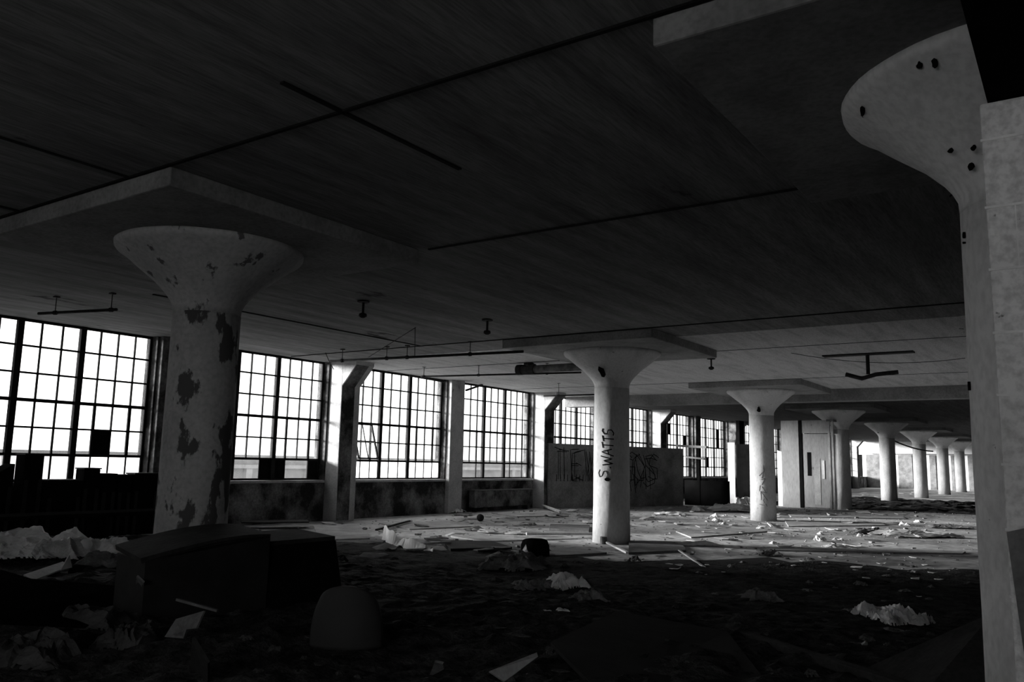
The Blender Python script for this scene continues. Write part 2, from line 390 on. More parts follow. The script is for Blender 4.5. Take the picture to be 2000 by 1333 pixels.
# spray lettering on the column: strokes wrapped on the shaft, reading upwards
def strokes(name, parent, lines, mapf, wdt, m):
    bm = bmesh.new()
    for ln in lines:
        pts = []
        for a, b in zip(ln, ln[1:]):
            for k in range(5): t = k/5; pts.append((a[0]+(b[0]-a[0])*t, a[1]+(b[1]-a[1])*t))
        pts.append(ln[-1])
        prev = None
        for i, p in enumerate(pts):
            q = pts[min(i+1, len(pts)-1)]; o_ = pts[max(i-1, 0)]
            dx, dy = q[0]-o_[0], q[1]-o_[1]; l = math.hypot(dx, dy) or 1
            nx, ny = -dy/l*wdt/2, dx/l*wdt/2
            e = [bm.verts.new(mapf(p[0]+nx, p[1]+ny)), bm.verts.new(mapf(p[0]-nx, p[1]-ny))]
            if prev: bm.faces.new((prev[0], e[0], e[1], prev[1]))
            prev = e
    o = link(name, bm, m, parent)
    sm = o.modifiers.new('solid', 'SOLIDIFY'); sm.thickness = .003; sm.offset = 0
    return o
GL = {'W': [[(0, 1), (.25, 0), (.5, .8), (.75, 0), (1, 1)]], 'A': [[(0, 0), (.5, 1), (1, 0)], [(.2, .4), (.8, .4)]], 'T': [[(.5, 0), (.5, 1)], [(0, 1), (1, .95)]],
      'S': [[(1, .85), (.6, 1), (.15, .85), (.25, .6), (.8, .42), (.85, .12), (.4, 0), (0, .12)]], '.': [[(.4, 0), (.5, .12), (.6, 0)]],
      'I': [[(.5, 0), (.5, 1)]], 'E': [[(.9, 1), (.1, .95), (.1, 0), (.9, 0)], [(.1, .5), (.7, .5)]], 'N': [[(0, 0), (0, 1), (.9, 0), (.9, 1)]],
      'O': [[(.5, 1), (.1, .8), (.05, .3), (.4, 0), (.8, .1), (.95, .6), (.5, 1)]]}
ang0 = math.atan2(0-(Y1+BAY), 0-X1)            # angle facing the viewer
def cylmap(u, v):      # u: metres round the shaft (positive to the viewer's left), v: height
    a = ang0 - u/.287
    return (math.cos(a)*.289, math.sin(a)*.289, v)
lines = []; z = 1.13
for ch, adv in [('.', .05), ('W', .15), ('A', .115), ('T', .10), ('T', .10), ('S', .11)]:
    hgt = .18 if ch != '.' else .12; wl = adv*.92; jx = random.uniform(-.012, .012)
    for ln in GL[ch]:
        # rotated a quarter turn: letter x runs up the shaft, letter y runs to the left
        lines.append([((y-.5)*hgt + .05 + jx + .03*x, z + x*wl + .012*y) for x, y in ln])
    z += adv
strokes('faint_letter', shB, [[((y-.5)*.16+.14, .99+x*.13) for x, y in ln] for ln in GL['S']], cylmap, .012, 'inkfaint')
strokes('tag_lettering', shB, lines, cylmap, .017, 'ink')
ang1 = math.atan2(0-(Y1+2*BAY), 0-X1)
def cylmap2(u, v):
    a = ang1 - u/.287; return (math.cos(a)*.289, math.sin(a)*.289, v)
ln2 = []
for k in range(6):
    z0 = .35+k*.15
    ln2 += [[(random.uniform(-.1, .1), z0+random.uniform(-.05, .2)) for _ in range(4)]]
strokes('faint_scribble', shC, ln2, cylmap2, .012, 'greyboard')

# ------------------------------------------------------------------ block wall beside the right column
bw = empty('wall_near', (0, 0, 0), kind='structure')
YW = 3.3                                   # front face; the column's capital clears it
e0 = aty(1928, 200, YW); ZB = e0.z; XB = aty(1944, 700, YW).x
bm = bmesh.new(); box(bm, XB, 4.2, YW, YW+.19, 0, ZB); link('block_face', bm, 'block', bw, bevel=.010)
bm = bmesh.new()
zz = [aty(1960, y, YW).z for y in (268, 402, 525, 650, 772, 908, 1035, 1165)]
for z in zz: box(bm, XB-.003, 4.2, YW-.004, YW+.004, z-.004, z+.005)
for i, z in enumerate(zz[:-1]):
    for x in (XB+(.09 if i % 2 else .29), .55+(.2 if i % 2 else 0), 1.1): box(bm, x-.002, x+.002, YW-.003, YW+.004, zz[i+1], z)
link('mortar_joint', bm, 'mortar', bw)
sb = bmesh.new(); a = aty(1966, 1040, YW-.04)
slab(sb, [(a.x, YW-.04, a.z), (a.x+.10, YW-.03, a.z+.03), (a.x+.4, YW-.03, a.z), (a.x+.4, YW-.10, .02), (a.x+.05, YW-.10, .3), (a.x+.03, YW-.07, .62)], .02)
tag(link('leaning_board', sb, 'greyboard'), 'darker broken board leaning against the block wall at the right edge', 'board')
bm = bmesh.new(); box(bm, e0.x, 1.6, -1.5, YW+.05, ZB+.004, CEIL-DROP-.004); tag(link('soffit_duct', bm, 'black'), 'black square duct under the ceiling at the top right corner', 'duct')

# ------------------------------------------------------------------ partition with graffiti
PB = atz(1335, 988)
PA = atx(1070, 980, WX+.42); PA.z = 0
pdir = (PB-PA); PL = pdir.length; pdir.normalize()
HT_A = aty(1074, 866, PA.y).z; HT_B = aty(1335, 877, PB.y).z
root = empty('graffiti_partition', PA, 'dark low partition with black spray graffiti, behind the tagged column', 'partition', rz=math.atan2(pdir.y, pdir.x))
nP = 4
for k in range(nP):
    bm = bmesh.new(); box(bm, PL*k/nP+.004, PL*(k+1)/nP-.004, 0, .06, .0, HT_A+(HT_B-HT_A)*(k+.5)/nP); link('panel', bm, 'grafwall', root, bevel=.006)
bm = bmesh.new(); box(bm, 0, PL*.42, -.03, 0, .0, .72); link('lower_board', bm, 'grafwall', root, bevel=.004)
pm = lambda u, v: (u, -.004, v)
def word(txt, x0, z0, wl, hl, sl=0.):
    out = []
    for ch in txt:
        for ln in GL[ch]: out.append([(x0+x*wl*.85+random.uniform(-.02, .02), z0+y*hl+random.uniform(-.02, .02)) for x, y in ln])
        x0 += wl
    return out
def bubble(cx_, cz_, w_, h_, n=2, sd_=0):
    out = []
    for r_ in range(n):
        k = 11; o_ = random.random()*6
        out.append([(cx_+math.cos(o_+2*math.pi*i/k)*w_*random.uniform(.6, 1.1)*(1-.3*r_), cz_+math.sin(o_+2*math.pi*i/k)*h_*random.uniform(.6, 1.1)*(1-.3*r_)) for i in range(k)])
        out[-1].append(out[-1][0])
    return out
lns = []
for q, ch in enumerate('TEWN'):
    for off in ((0, 0), (.09, .06), (-.06, .05)):
        for ln in GL[ch]: lns.append([(.25+.58*q+off[0]+x*.40+random.uniform(-.05, .05), .75+off[1]+y*.78+random.uniform(-.06, .06)) for x, y in ln])
    for e in range(4): x_ = .3+.58*q+.13*e; lns.append([(x_, .9), (x_+random.uniform(-.03, .03), random.uniform(.15, .6))])
strokes('graffiti', root, lns, pm, .020, 'ink')
lns = []
for q, ch in enumerate('SOS'):
    for off in ((0, 0), (.10, .04), (-.05, -.07)):
        for ln in GL[ch]: lns.append([(PL-2.7+.5*q+off[0]+x*.5+random.uniform(-.08, .08), .7+off[1]+y*.8+random.uniform(-.08, .08)) for x, y in ln])
for e in range(8): x_ = PL-2.7+.17*e; lns.append([(x_, random.uniform(.8, 1.2)), (x_+random.uniform(-.1, .1), random.uniform(.3, .6))])
strokes('graffiti', root, lns, pm, .022, 'ink')

# ------------------------------------------------------------------ door partition beside the fourth column
DY = 26.5
x0, xd0, xd1, x1 = -7.84, -7.18, -6.32, X1-.02
root = empty('door_partition', ((x0+x1)/2, DY, 0), 'grey plywood partition with a flush door, left of the fourth column', 'partition')
cx = (x0+x1)/2; top = 2.68
bm = bmesh.new(); box(bm, x0-cx, xd0-.12-cx, -.04, .04, 0, top); link('side_panel', bm, 'plywood', root, bevel=.006)
bm = bmesh.new(); box(bm, xd0-.10-cx, xd0-.02-cx, -.05, .05, 0, top); link('jamb', bm, 'black', root)
bm = bmesh.new(); box(bm, xd0-.02-cx, x1-.12-cx, -.04, .04, 2.28, top); link('header_panel', bm, 'plywood', root, bevel=.006)
bm = bmesh.new(); box(bm, xd0-cx, xd1-.06-cx, -.035, .01, .03, 2.26); dr = link('door_leaf', bm, 'plywood', root, bevel=.006)
a, b = aty(1577, 884, DY), aty(1584, 930, DY)
bm = bmesh.new(); box(bm, a.x-cx, b.x-cx+.02, -.045, -.03, b.z, a.z); link('slot_window', bm, 'black', dr)
a, b = aty(1606, 900, DY), aty(1612, 936, DY)
bm = bmesh.new(); box(bm, a.x-cx, b.x-cx, -.05, -.03, b.z, a.z); link('notice', bm, 'paper', dr)
a, b = aty(1590, 896, DY), aty(1605, 990, DY)
bm = bmesh.new(); box(bm, a.x-cx, b.x-cx, -.043, -.03, b.z+.05, a.z); link('lining_panel', bm, 'paleboard', dr)
for xx in (x1-.10, x1-.0): 
    bm = bmesh.new(); box(bm, xx-.03-cx, xx+.03-cx, -.46, -.40, 0, top-.02); link('post', bm, 'paleboard', root, bevel=.004)
bm = bmesh.new(); box(bm, x1-.16-cx, x1+.05-cx, -.48, .04, top-.06, top); link('top_rail', bm, 'greyboard', root)
# torn white sheet and dark lower board left of it
a, b = aty(1518, 880, 27.0), aty(1540, 945, 27.0)
bm = bmesh.new(); slab(bm, [(a.x, 27, 0), (b.x+.3, 26.9, 0), (b.x+.3, 26.9, b.z-.1), (b.x, 27, a.z-.1), (a.x, 27, a.z)], .02)
tag(link('torn_sheet_panel', bm, 'paper'), 'torn white sheet panel left of the door partition', 'panel')
# dark boards and torn things in the far window bays
def stand(name, px0, px1, pyt, pyb, Y, m, label, cat, z0=None, th=.05):
    a = aty(px0, pyt, Y); b = aty(px1, pyb, Y)
    bm = bmesh.new(); zz0 = 0 if z0 is None else b.z
    box(bm, a.x, b.x, Y, Y+th, zz0, a.z); return tag(link(name, bm, m, bevel=.004), label, cat)
stand('standing_board', 1440, 1470, 868, 990, 27.6, 'black', 'tall black board standing left of the second white column', 'board')
stand('standing_board', 1337, 1425, 938, 990, 24.8, 'black', 'long low black board standing right of the graffiti partition', 'board')
stand('torn_curtain', 1421, 1436, 865, 940, 26.0, 'paper', 'narrow torn white curtain strip left of the black board', 'curtain', th=.02)
bm = bmesh.new(); a = aty(1320, 871, 24.2); b = aty(1379, 874, 24.2); slab(bm, [(a.x, 24.2, a.z), (b.x, 24.2, b.z), (b.x, 24.4, b.z), (a.x, 24.4, a.z)], .07)
tag(link('pale_plank', bm, 'paleboard'), 'pale plank sticking out from the top of the graffiti partition', 'plank')
bm = bmesh.new(); a = aty(1338, 893, 24.6); b = aty(1374, 897, 24.6); slab(bm, [(a.x, 24.6, a.z), (b.x, 24.6, b.z), (b.x, 24.8, b.z), (a.x, 24.8, a.z)], .05)
tag(link('pale_plank', bm, 'paleboard'), 'short pale plank below the long one, right of the graffiti partition', 'plank')
stand('dark_cabinet', 1437, 1447, 822, 990, 29.0, 'black', 'tall narrow black cabinet behind the black board', 'cabinet', th=.5)

for px_, lab_ in ((1366, 'thin black post under the ends of the two pale planks'),):
    a = aty(px_, 868, 24.9); bm = bmesh.new(); box(bm, a.x-.04, a.x+.04, 24.79, 24.87, 0, a.z); tag(link('thin_post', bm, 'black'), lab_, 'post')
# end wall panels: grey door-like panels under the white band
for i, (a_, b_) in enumerate([(1672, 1686), (1690, 1722), (1752, 1784), (1813, 1830), (1855, 1866), (1888, 1905)]):
    a = aty(a_, 872, YFAR-.1); b = aty(b_, 955, YFAR-.1)
    bm = bmesh.new(); box(bm, a.x, b.x, YFAR-.06, YFAR-.001, 0, 2.22)
    o = tag(link('wall_panel', bm, 'greyboard' if i else 'black', bevel=.01), '%s panel on the lower part of the far white wall' % ['black leftmost', 'second', 'third', 'fourth', 'fifth', 'rightmost'][i], 'panel', 'panels on the end wall')
bm = bmesh.new(); box(bm, WX+.4, 3, YFAR-.05, YFAR-.001, 2.24, 2.32); struct('trim_3', bm, 'greyboard')

# ------------------------------------------------------------------ pipes and hangers on the ceiling
PZ = CAM_H+1.70
def pipe_run(name, p0, p1, r, label, cat='pipe', hang=(.1, .5, .9), m='rust', extra=None):
    p0 = Vector(p0); p1 = Vector(p1); root = empty(name, p0, label, cat)
    bm = bmesh.new(); tube(bm, [(0, 0, 0), p1-p0], r, 12); link('pipe', bm, m, root, smooth=True)
    for t in hang:
        q = (p1-p0)*t; bm = bmesh.new(); tube(bm, [q+Vector((0, 0, r*.5)), Vector((q.x, q.y, CEIL-p0.z))], .006, 6)
        h = link('hanger_rod', bm, 'rust', root)
        bm = bmesh.new(); box(bm, q.x-.03, q.x+.03, q.y-.03, q.y+.03, CEIL-p0.z-.015, CEIL-p0.z); link('ceiling_plate', bm, 'rust', h)
        bm = bmesh.new(); tube(bm, [q-(p1-p0).normalized()*.02, q+(p1-p0).normalized()*.02], r*1.5, 12); link('pipe_clip', bm, m, h)
    return root
pipe_run('sprinkler_pipe', atz(75, 613, PZ), atz(228, 605, PZ), .018, 'short thin pipe hanging under the ceiling before the leftmost window', hang=(.22, .93))
pipe_run('sprinkler_pipe', atz(645, 706, PZ), atz(1022, 687, PZ), .022, 'long thin pipe running from the open-sash pier to the thick pipe', hang=(.07, .32, .43, .75))
pipe_run('sprinkler_pipe', atz(822, 736, PZ), atz(1135, 728, PZ), .018, 'thin pipe below and parallel to the thick pipe, left of the tagged column', hang=(.02, .38, .8))
pipe_run('sprinkler_pipe', atz(1062, 774, PZ-.1), atz(1162, 771, PZ-.1), .018, 'short thin pipe above the graffiti partition', hang=(.3,))
PBA = aty(1016, 719, 13.2); PBB = aty(1190, 712, 13.2); PBA.z = PBB.z = 2.97
big = pipe_run('drain_pipe', PBA, PBB, .075, 'thick grey drain pipe with a capped tee, left of the tagged column', hang=(), m='pipe')
d = (PBB-PBA).normalized()
bm = bmesh.new(); tube(bm, [d*-.06, d*.05], .10, 16); link('end_cap', bm, 'rust', big)
bm = bmesh.new(); tube(bm, [d*.2+Vector((0, 0, 0)), d*.2+Vector((0, 0, CEIL-2.97))], .075, 16); up_ = link('riser', bm, 'pipe', big, smooth=True)
bm = bmesh.new(); tube(bm, [d*.2+Vector((0, 0, .08)), d*.2+Vector((0, 0, .12))], .10, 16); link('collar', bm, 'rust', up_)
bm = bmesh.new(); tube(bm, [d*.08, d*.34], .10, 16); link('tee_collar', bm, 'rust', big)
def fitting(px, py, label):
    p = atz(px, py, CEIL); root = empty('sprinkler_fitting', p, label, 'fitting')
    bm = bmesh.new(); tube(bm, [(0, 0, 0), (0, 0, -.16)], .015, 8); link('stem', bm, 'rust', root)
    bm = bmesh.new(); lathe(bm, [(.07, -.02), (.075, -.008), (.05, 0)], 20); link('flange', bm, 'rust', root)
    bm = bmesh.new(); lathe(bm, [(.02, -.21), (.05, -.19), (.045, -.16), (.02, -.15)], 16); link('head', bm, 'rust', root)
fitting(952, 624, 'small black fitting on the ceiling left of the central drop panel')
fitting(1389, 700, 'small fitting hanging from the ceiling between the two white columns')
fitting(710, 588, 'tiny fitting on the dim ceiling above the pale haunched pier')
p = atz(1694, 690, CEIL); root = empty('broken_lamp_mount', p, 'broken dark lamp mount under the ceiling above the distant columns', 'lamp mount')
bm = bmesh.new(); box(bm, -.7, .7, -.10, .10, -.03, 0); link('ceiling_bracket', bm, 'rust', root)
bm = bmesh.new(); tube(bm, [(0, 0, -.02), (0, 0, -.35)], .03, 8); link('drop_rod', bm, 'rust', root)
bm = bmesh.new(); tube(bm, [(-.35, 0, -.34), (-.1, 0, -.42), (.12, 0, -.36), (.45, .05, -.33)], .035, 8); link('bent_arm', bm, 'rust', root)
p = atz(200, 520, CEIL)
# drooping wires
def wire(pts, label, r=.005):
    bm = bmesh.new(); tube(bm, pts, r, 5); tag(link('loose_wire', bm, 'rust', smooth=True), label, 'wire')
def sag(a, b, s, n=10): return [a.lerp(b, i/n) - Vector((0, 0, s*4*(i/n)*(1-i/n))) for i in range(n+1)]
wire(sag(atz(720, 698, PZ), atz(812, 640, CEIL-.01), .0), 'taut thin wire rising from the pale haunched pier to the ceiling')
wire(sag(atz(1545, 690, CEIL-.02), atz(1885, 700, CEIL-.02), .12), 'sagging wire along the ceiling right of the second white column')
wire(sag(atz(636, 690, CEIL-.01), aty(652, 722, 11.2), .02), 'short bent wire hanging beside the pale haunched pier', .008)
wire(sag(aty(1715, 845, 34)+Vector((0, 0, 0)), aty(1822, 882, 40), .15), 'dark cable slung between the distant columns', .03)
wire([atz(811, 640, CEIL), atz(810, 700, CEIL-.45)], 'thin straight rod hanging from the ceiling left of the thick pipe')
# dangling broken window-head strips
for (a_, b_, lab) in [((800, 734), (868, 746), 'broken strip hanging at the head of the open-sash window'), ((910, 763), (942, 752), 'bent strip hanging at the head of the window right of the slim pier')]:
    A_ = atx(a_[0], a_[1], WX+.12); B_ = atx(b_[0], b_[1], WX+.08)
    bm = bmesh.new(); tube(bm, [A_, B_], .03, 4); tag(link('broken_trim_strip', bm, 'rust'), lab, 'strip')

# radiators / ledges under the windows
def ledge(k, label, pale):
    c = piers[k]; root = empty('wall_heater', (WX, c+1.8, 0), label, 'heater')
    bm = bmesh.new(); box(bm, .06, .24, -1.25, 1.25, .10, .50); link('casing', bm, 'wall', root, bevel=.02)
    bm = bmesh.new(); box(bm, .05, .27, -1.28, 1.28, .50, .525); link('top_plate', bm, 'greyboard' if pale else 'wall', root)
    for s in (-1.1, 1.1):
        bm = bmesh.new(); box(bm, .08, .2, s-.03, s+.03, 0, .10); link('foot', bm, 'rust', root)
ledge(3, 'stained wall heater with pale top under the window right of the slim pier', True)

# ------------------------------------------------------------------ outside
bm = bmesh.new(); box(bm, -27, WX-.31, 0, .4, -4, 8); tag(link('sun_blocker_wall', bm, 'brick'), 'unseen blank wall added outside to keep sun off the leftmost windows', 'sun blocker')  # unseen wall added only to stop the sun at the nearest windows
bm = bmesh.new(); box(bm, -120, WX-.32, -80, 160, -4.2, -4); struct('ground', bm, 'ground')
M['band'] = mat('outdoor_pale_band', .20, .17, 3)
bld = empty('neighbour_building', (-45, 20, -4), 'pale low building seen through the lower window panes', 'building')
bm = bmesh.new(); box(bm, -6, 6, -60, 70, 0, 5.3); link('wall_block', bm, 'brick', bld)
bm = bmesh.new(); box(bm, 5.7, 6.3, -60.5, 70.5, 4.55, 4.75); link('parapet_band', bm, 'band', bld)
for i in range(30):
    bm = bmesh.new(); box(bm, 6.0, 6.25, -60+i*4.4, -59.6+i*4.4, 0, 4.55); link('pilaster_strip', bm, 'band', bld)

# ------------------------------------------------------------------ debris
def crumple(name, p, sx, sy, h, m, label, cat, seed, n=16, rz=0., group=None, fold=1.0, flat=.0):
    """a creased sheet: ridged noise folds, edges resting on the floor"""
    bm = bmesh.new(); g = []
    for i in range(n+1):
        row = []
        for j in range(n+1):
            u, v = i/n-.5, j/n-.5
            n_f = 3.0*fold; q = Vector((u*4.2*fold+seed*7.1, v*4.2*fold, seed*1.3))
            q = q*.62; rn = 1-abs(noise.noise(q))*2.4; rn2 = 1-abs(noise.noise(q*2.4+Vector((5, 1, 0))))*2.2; rn3 = 1-abs(noise.noise(q*5.3+Vector((2, 7, 0))))*2.2
            sm_ = .5+.8*noise.noise(q*.8+Vector((3, 3, 1))); z = max(0, sm_*.42+(1-rn)*.20+rn*.14+rn2*.17+rn3*.07)
            e = 1-max(abs(u), abs(v))*2*(1-flat); z = z*(.25+.75*min(1, e*2.2))
            jx = noise.noise(q*1.7+Vector((9, 0, 0)))*.14; jy = noise.noise(q*1.7+Vector((0, 9, 3)))*.14
            row.append(bm.verts.new(((u+jx)*sx, (v+jy)*sy, .006+z*h)))
        g.append(row)
    for i in range(n):
        for j in range(n):
            if (i in (0, n-1) or j in (0, n-1)) and noise.noise(Vector((i*.9, j*.9, seed))) > .12: continue
            bm.faces.new((g[i][j], g[i+1][j], g[i+1][j+1]) ); bm.faces.new((g[i][j], g[i+1][j+1], g[i][j+1]))
    for v in [v for v in bm.verts if not v.link_faces]: bm.verts.remove(v)
    o = link(name, bm, m); o.location = p; o.rotation_euler = (0, 0, rz)
    s = o.modifiers.new('solid', 'SOLIDIFY'); s.thickness = .004
    return tag(o, label, cat, group)
def board(name, corners, thick, m, label, cat='board', group=None, bevel=.0):
    """corners: (px, py, z) sight lines met at height z"""
    pts = [atz(*c) for c in corners]; c0 = sum(pts, Vector())/len(pts); c0.z = 0
    bm = bmesh.new(); slab(bm, [p-c0+Vector((0, 0, thick*.5)) for p in pts], thick)
    o = link(name, bm, m, bevel=bevel); o.location = c0
    return tag(o, label, cat, group)

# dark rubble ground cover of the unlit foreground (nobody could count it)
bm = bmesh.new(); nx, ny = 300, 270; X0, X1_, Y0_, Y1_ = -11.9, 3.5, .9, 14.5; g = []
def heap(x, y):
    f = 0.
    d_ = y - (9.3 + (.12 if x < -6 else .58)*(x+6) + 1.1*noise.noise(Vector((x*.9, y*.9, 5))))      # fades out towards the lit floor; right part stretched to darken the shaded floor
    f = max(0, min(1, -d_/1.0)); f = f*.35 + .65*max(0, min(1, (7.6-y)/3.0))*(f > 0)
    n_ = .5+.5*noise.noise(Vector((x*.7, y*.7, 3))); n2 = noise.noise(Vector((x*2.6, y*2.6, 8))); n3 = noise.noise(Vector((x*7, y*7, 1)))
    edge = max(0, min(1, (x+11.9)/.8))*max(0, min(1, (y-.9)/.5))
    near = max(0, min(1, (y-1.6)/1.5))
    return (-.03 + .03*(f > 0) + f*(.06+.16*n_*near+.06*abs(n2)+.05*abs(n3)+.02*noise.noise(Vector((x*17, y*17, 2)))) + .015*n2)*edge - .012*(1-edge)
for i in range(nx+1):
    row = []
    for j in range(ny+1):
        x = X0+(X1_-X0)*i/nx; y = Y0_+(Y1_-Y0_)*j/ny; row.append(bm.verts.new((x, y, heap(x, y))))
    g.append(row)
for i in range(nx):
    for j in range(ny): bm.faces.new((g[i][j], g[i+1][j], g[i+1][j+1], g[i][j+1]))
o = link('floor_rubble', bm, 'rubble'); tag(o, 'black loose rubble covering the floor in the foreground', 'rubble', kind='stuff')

bm = bmesh.new(); g = []  # rubble sheet added so the distant floor reads as shaded
for i in range(61):
    row = []
    for j in range(61):
        u, v = i/60, j/60; x = -9.6+7.4*u; y = 26.9+11*v; e = min(1, 8*u, 8*(1-u), 10*v, 10*(1-v))
        row.append(bm.verts.new((x, y, -.02+e*(.05+.14*abs(noise.noise(Vector((x*2, y*2, 3)))))*(1 if noise.noise(Vector((x*.5, y*.5, 2))) > -.45 else .3))))
    g.append(row)
for i in range(60):
    for j in range(60): bm.faces.new((g[i][j], g[i+1][j], g[i+1][j+1], g[i][j+1]))
tag(link('floor_rubble', bm, 'rubble'), 'dark rubble added as shade on the distant floor right of the door partition', 'rubble', kind='stuff')
# grit and crumbs on the lit floor: one uncountable scatter
bm = bmesh.new()
for i in range(2600):
    y = random.uniform(8, 30); x = random.uniform(-11.6, min(-.5, -.5))
    s = random.uniform(.006, .025)*(1 if random.random() < .93 else 2.5)
    rot = Matrix.Rotation(random.uniform(0, 6.28), 3, 'Z') @ Matrix.Rotation(random.uniform(-.4, .4), 3, 'X')
    if (Vector((x, y))-Vector((X1, Y1+BAY))).length < .4: continue
    obox(bm, (x, y, s*.25), s*1.6, s, s*.5, rot)
tag(link('floor_grit', bm, 'rubble_lit'), 'scattered crumbs of plaster and grit on the lit floor', 'grit', kind='stuff')

# --- sheets and boards, lit part of the floor
board('fibreboard_sheet', [(612, 1029, 0), (700, 1026, 0), (722, 1054, 0), (624, 1058, 0)], .02, 'paleboard', 'pale square fibreboard sheet at the left end of the lit floor')
board('fibreboard_sheet', [(1075, 1028, .0), (1152, 1030, .0), (1150, 1042, .0), (1073, 1037, .0)], .04, 'greyboard', 'grey board lying flat against the left side of the tagged column')
board('fibreboard_sheet', [(960, 1004, 0), (1095, 1003, 0), (1092, 1009, 0), (1010, 1011, 0)], .02, 'paleboard', 'thin pale board lying before the graffiti partition')
board('fibreboard_sheet', [(990, 1078, 0), (1120, 1074, 0), (1185, 1084, 0), (1060, 1092, 0)], .03, 'greyboard', 'narrow grey board lying in front of the tagged column')
board('fibreboard_sheet', [(1228, 1060, 0), (1330, 1062, 0), (1340, 1079, 0), (1228, 1084, 0)], .03, 'greyboard', 'grey square board lying right of the foot of the tagged column')
board('fibreboard_sheet', [(640, 1061, 0), (752, 1056, 0), (770, 1078, 0), (660, 1082, 0)], .02, 'greyboard', 'dull grey sheet lying in front of the pale square one')
board('fibreboard_sheet', [(880, 1050, 0), (1060, 1048, 0), (1128, 1054, 0), (950, 1060, 0)], .02, 'paleboard', 'long pale sheet lying between the twisted strip and the tagged column')
board('fibreboard_sheet', [(740, 1024, 0), (900, 1020, 0), (930, 1030, 0), (800, 1036, 0)], .02, 'paleboard', 'wide pale sheet lying before the open-sash window')
board('fibreboard_sheet', [(470, 1019, .1), (600, 1018, .1), (604, 1022, .1), (472, 1023, .1)], .02, 'darkwood', 'thin dark board lying right of the peeling column')
board('fibreboard_sheet', [(1320, 1040, 0), (1460, 1032, 0), (1500, 1040, 0), (1350, 1052, 0)], .02, 'paleboard', 'pale sheet lying left of the foot of the second white column')
board('fibreboard_sheet', [(1532, 1018, 0), (1720, 1022, 0), (1730, 1028, 0), (1540, 1030, 0)], .02, 'paleboard', 'long pale sheet standing in for a sun stripe right of the second white column')  # streak of sunlight laid on the floor as a pale sheet
board('fibreboard_sheet', [(1540, 1006, 0), (1760, 1010, 0), (1770, 1015, 0), (1545, 1011, 0)], .02, 'paleboard', 'long narrow pale sheet standing in for a sun stripe before the door partition')  # farther sun streak, also built as a pale sheet
board('fibreboard_sheet', [(1380, 1098, 0), (1500, 1092, 0), (1560, 1106, 0), (1420, 1120, 0)], .02, 'darkwood', 'dark sheet lying on the rubble below the second white column')
board('fibreboard_sheet', [(860, 1062, 0), (960, 1064, 0), (1000, 1076, 0), (880, 1080, 0)], .05, 'darkwood', 'dark plank lying right of the twisted white strip')
board('fibreboard_sheet', [(1500, 1072, 0), (1760, 1074, 0), (1886, 1080, 0), (1880, 1084, 0), (1500, 1077, 0)], .02, 'paleboard', 'very long narrow pale strip standing in for sunlight on the right floor')  # nearest sun streak, its brightness put into a pale strip
# sticks
def stick(p0, p1, r, m, label, cat='stick'):
    a, b = atz(*p0), atz(*p1); bm = bmesh.new(); d_ = (b-a); n_ = d_.length; rot = d_.to_track_quat('X', 'Z').to_matrix()
    obox(bm, (0, 0, 0), n_, r*2.2, r*1.4, rot); o = link('wooden_stick', bm, m); o.location = (a+b)/2+Vector((0, 0, r)); tag(o, label, cat)
stick((1186, 1063, .05), (1225, 1083, .02), .018, 'paper', 'white stick lying at the foot of the tagged column')
stick((1326, 1077, .02), (1382, 1115, .02), .012, 'paleboard', 'thin pale lath lying right of the tagged column')
stick((800, 1068, .05), (880, 1062, .05), .02, 'paleboard', 'short pale lath lying behind the twisted white strip')
stick((735, 1038, .03), (800, 1020, .03), .02, 'darkwood', 'dark curved lath on the lit floor before the open-sash window')
stick((1028, 1047, .03), (1160, 1047, .03), .03, 'paleboard', 'long white lath ending at the tagged column')
stick((1500, 1024, .02), (1508, 1031, .02), .02, 'paleboard', 'short lath at the foot of the second white column')
stick((1060, 990, .05), (1095, 1003, .02), .03, 'paper', 'white stick leaning at the left end of the graffiti partition')
stick((345, 1175, .35), (425, 1197, .30), .010, 'greyboard', 'thin grey rod on the rubble in the left foreground')
stick((1778, 1313, .22), (1835, 1330, .20), .010, 'paleboard', 'pale splinter lying on the slanted dark panel')

# twisted white strip
bm = bmesh.new(); A_ = [atz(748, 1046, .10), atz(775, 1062, .06), atz(805, 1070, .05), atz(845, 1080, .03)]; prev = None
for i in range(25):
    t = i/24*3; k = min(2, int(t)); p = A_[k].lerp(A_[k+1], t-k); wd = .26*(1-.5*i/24); a = .9+1.6*math.sin(i*.5)*.4
    off = Vector((math.cos(YAW), math.sin(YAW), 0))*0 + Vector((-.5, .86, 0))*wd*math.cos(a)*.5 + Vector((0, 0, abs(math.sin(a))*wd*.5))
    e = [bm.verts.new(p-off*.6), bm.verts.new(p+off+Vector((0, 0, .02)))]
    for v in e: v.co.z = max(.01, v.co.z+.02*math.sin(i*1.3))
    if prev: bm.faces.new((prev[0], e[0], e[1], prev[1]))
    prev = e
o = link('twisted_strip', bm, 'paper'); s = o.modifiers.new('solid', 'SOLIDIFY'); s.thickness = .006
tag(o, 'twisted bright white strip of sheeting on the floor left of the tagged column', 'strip')

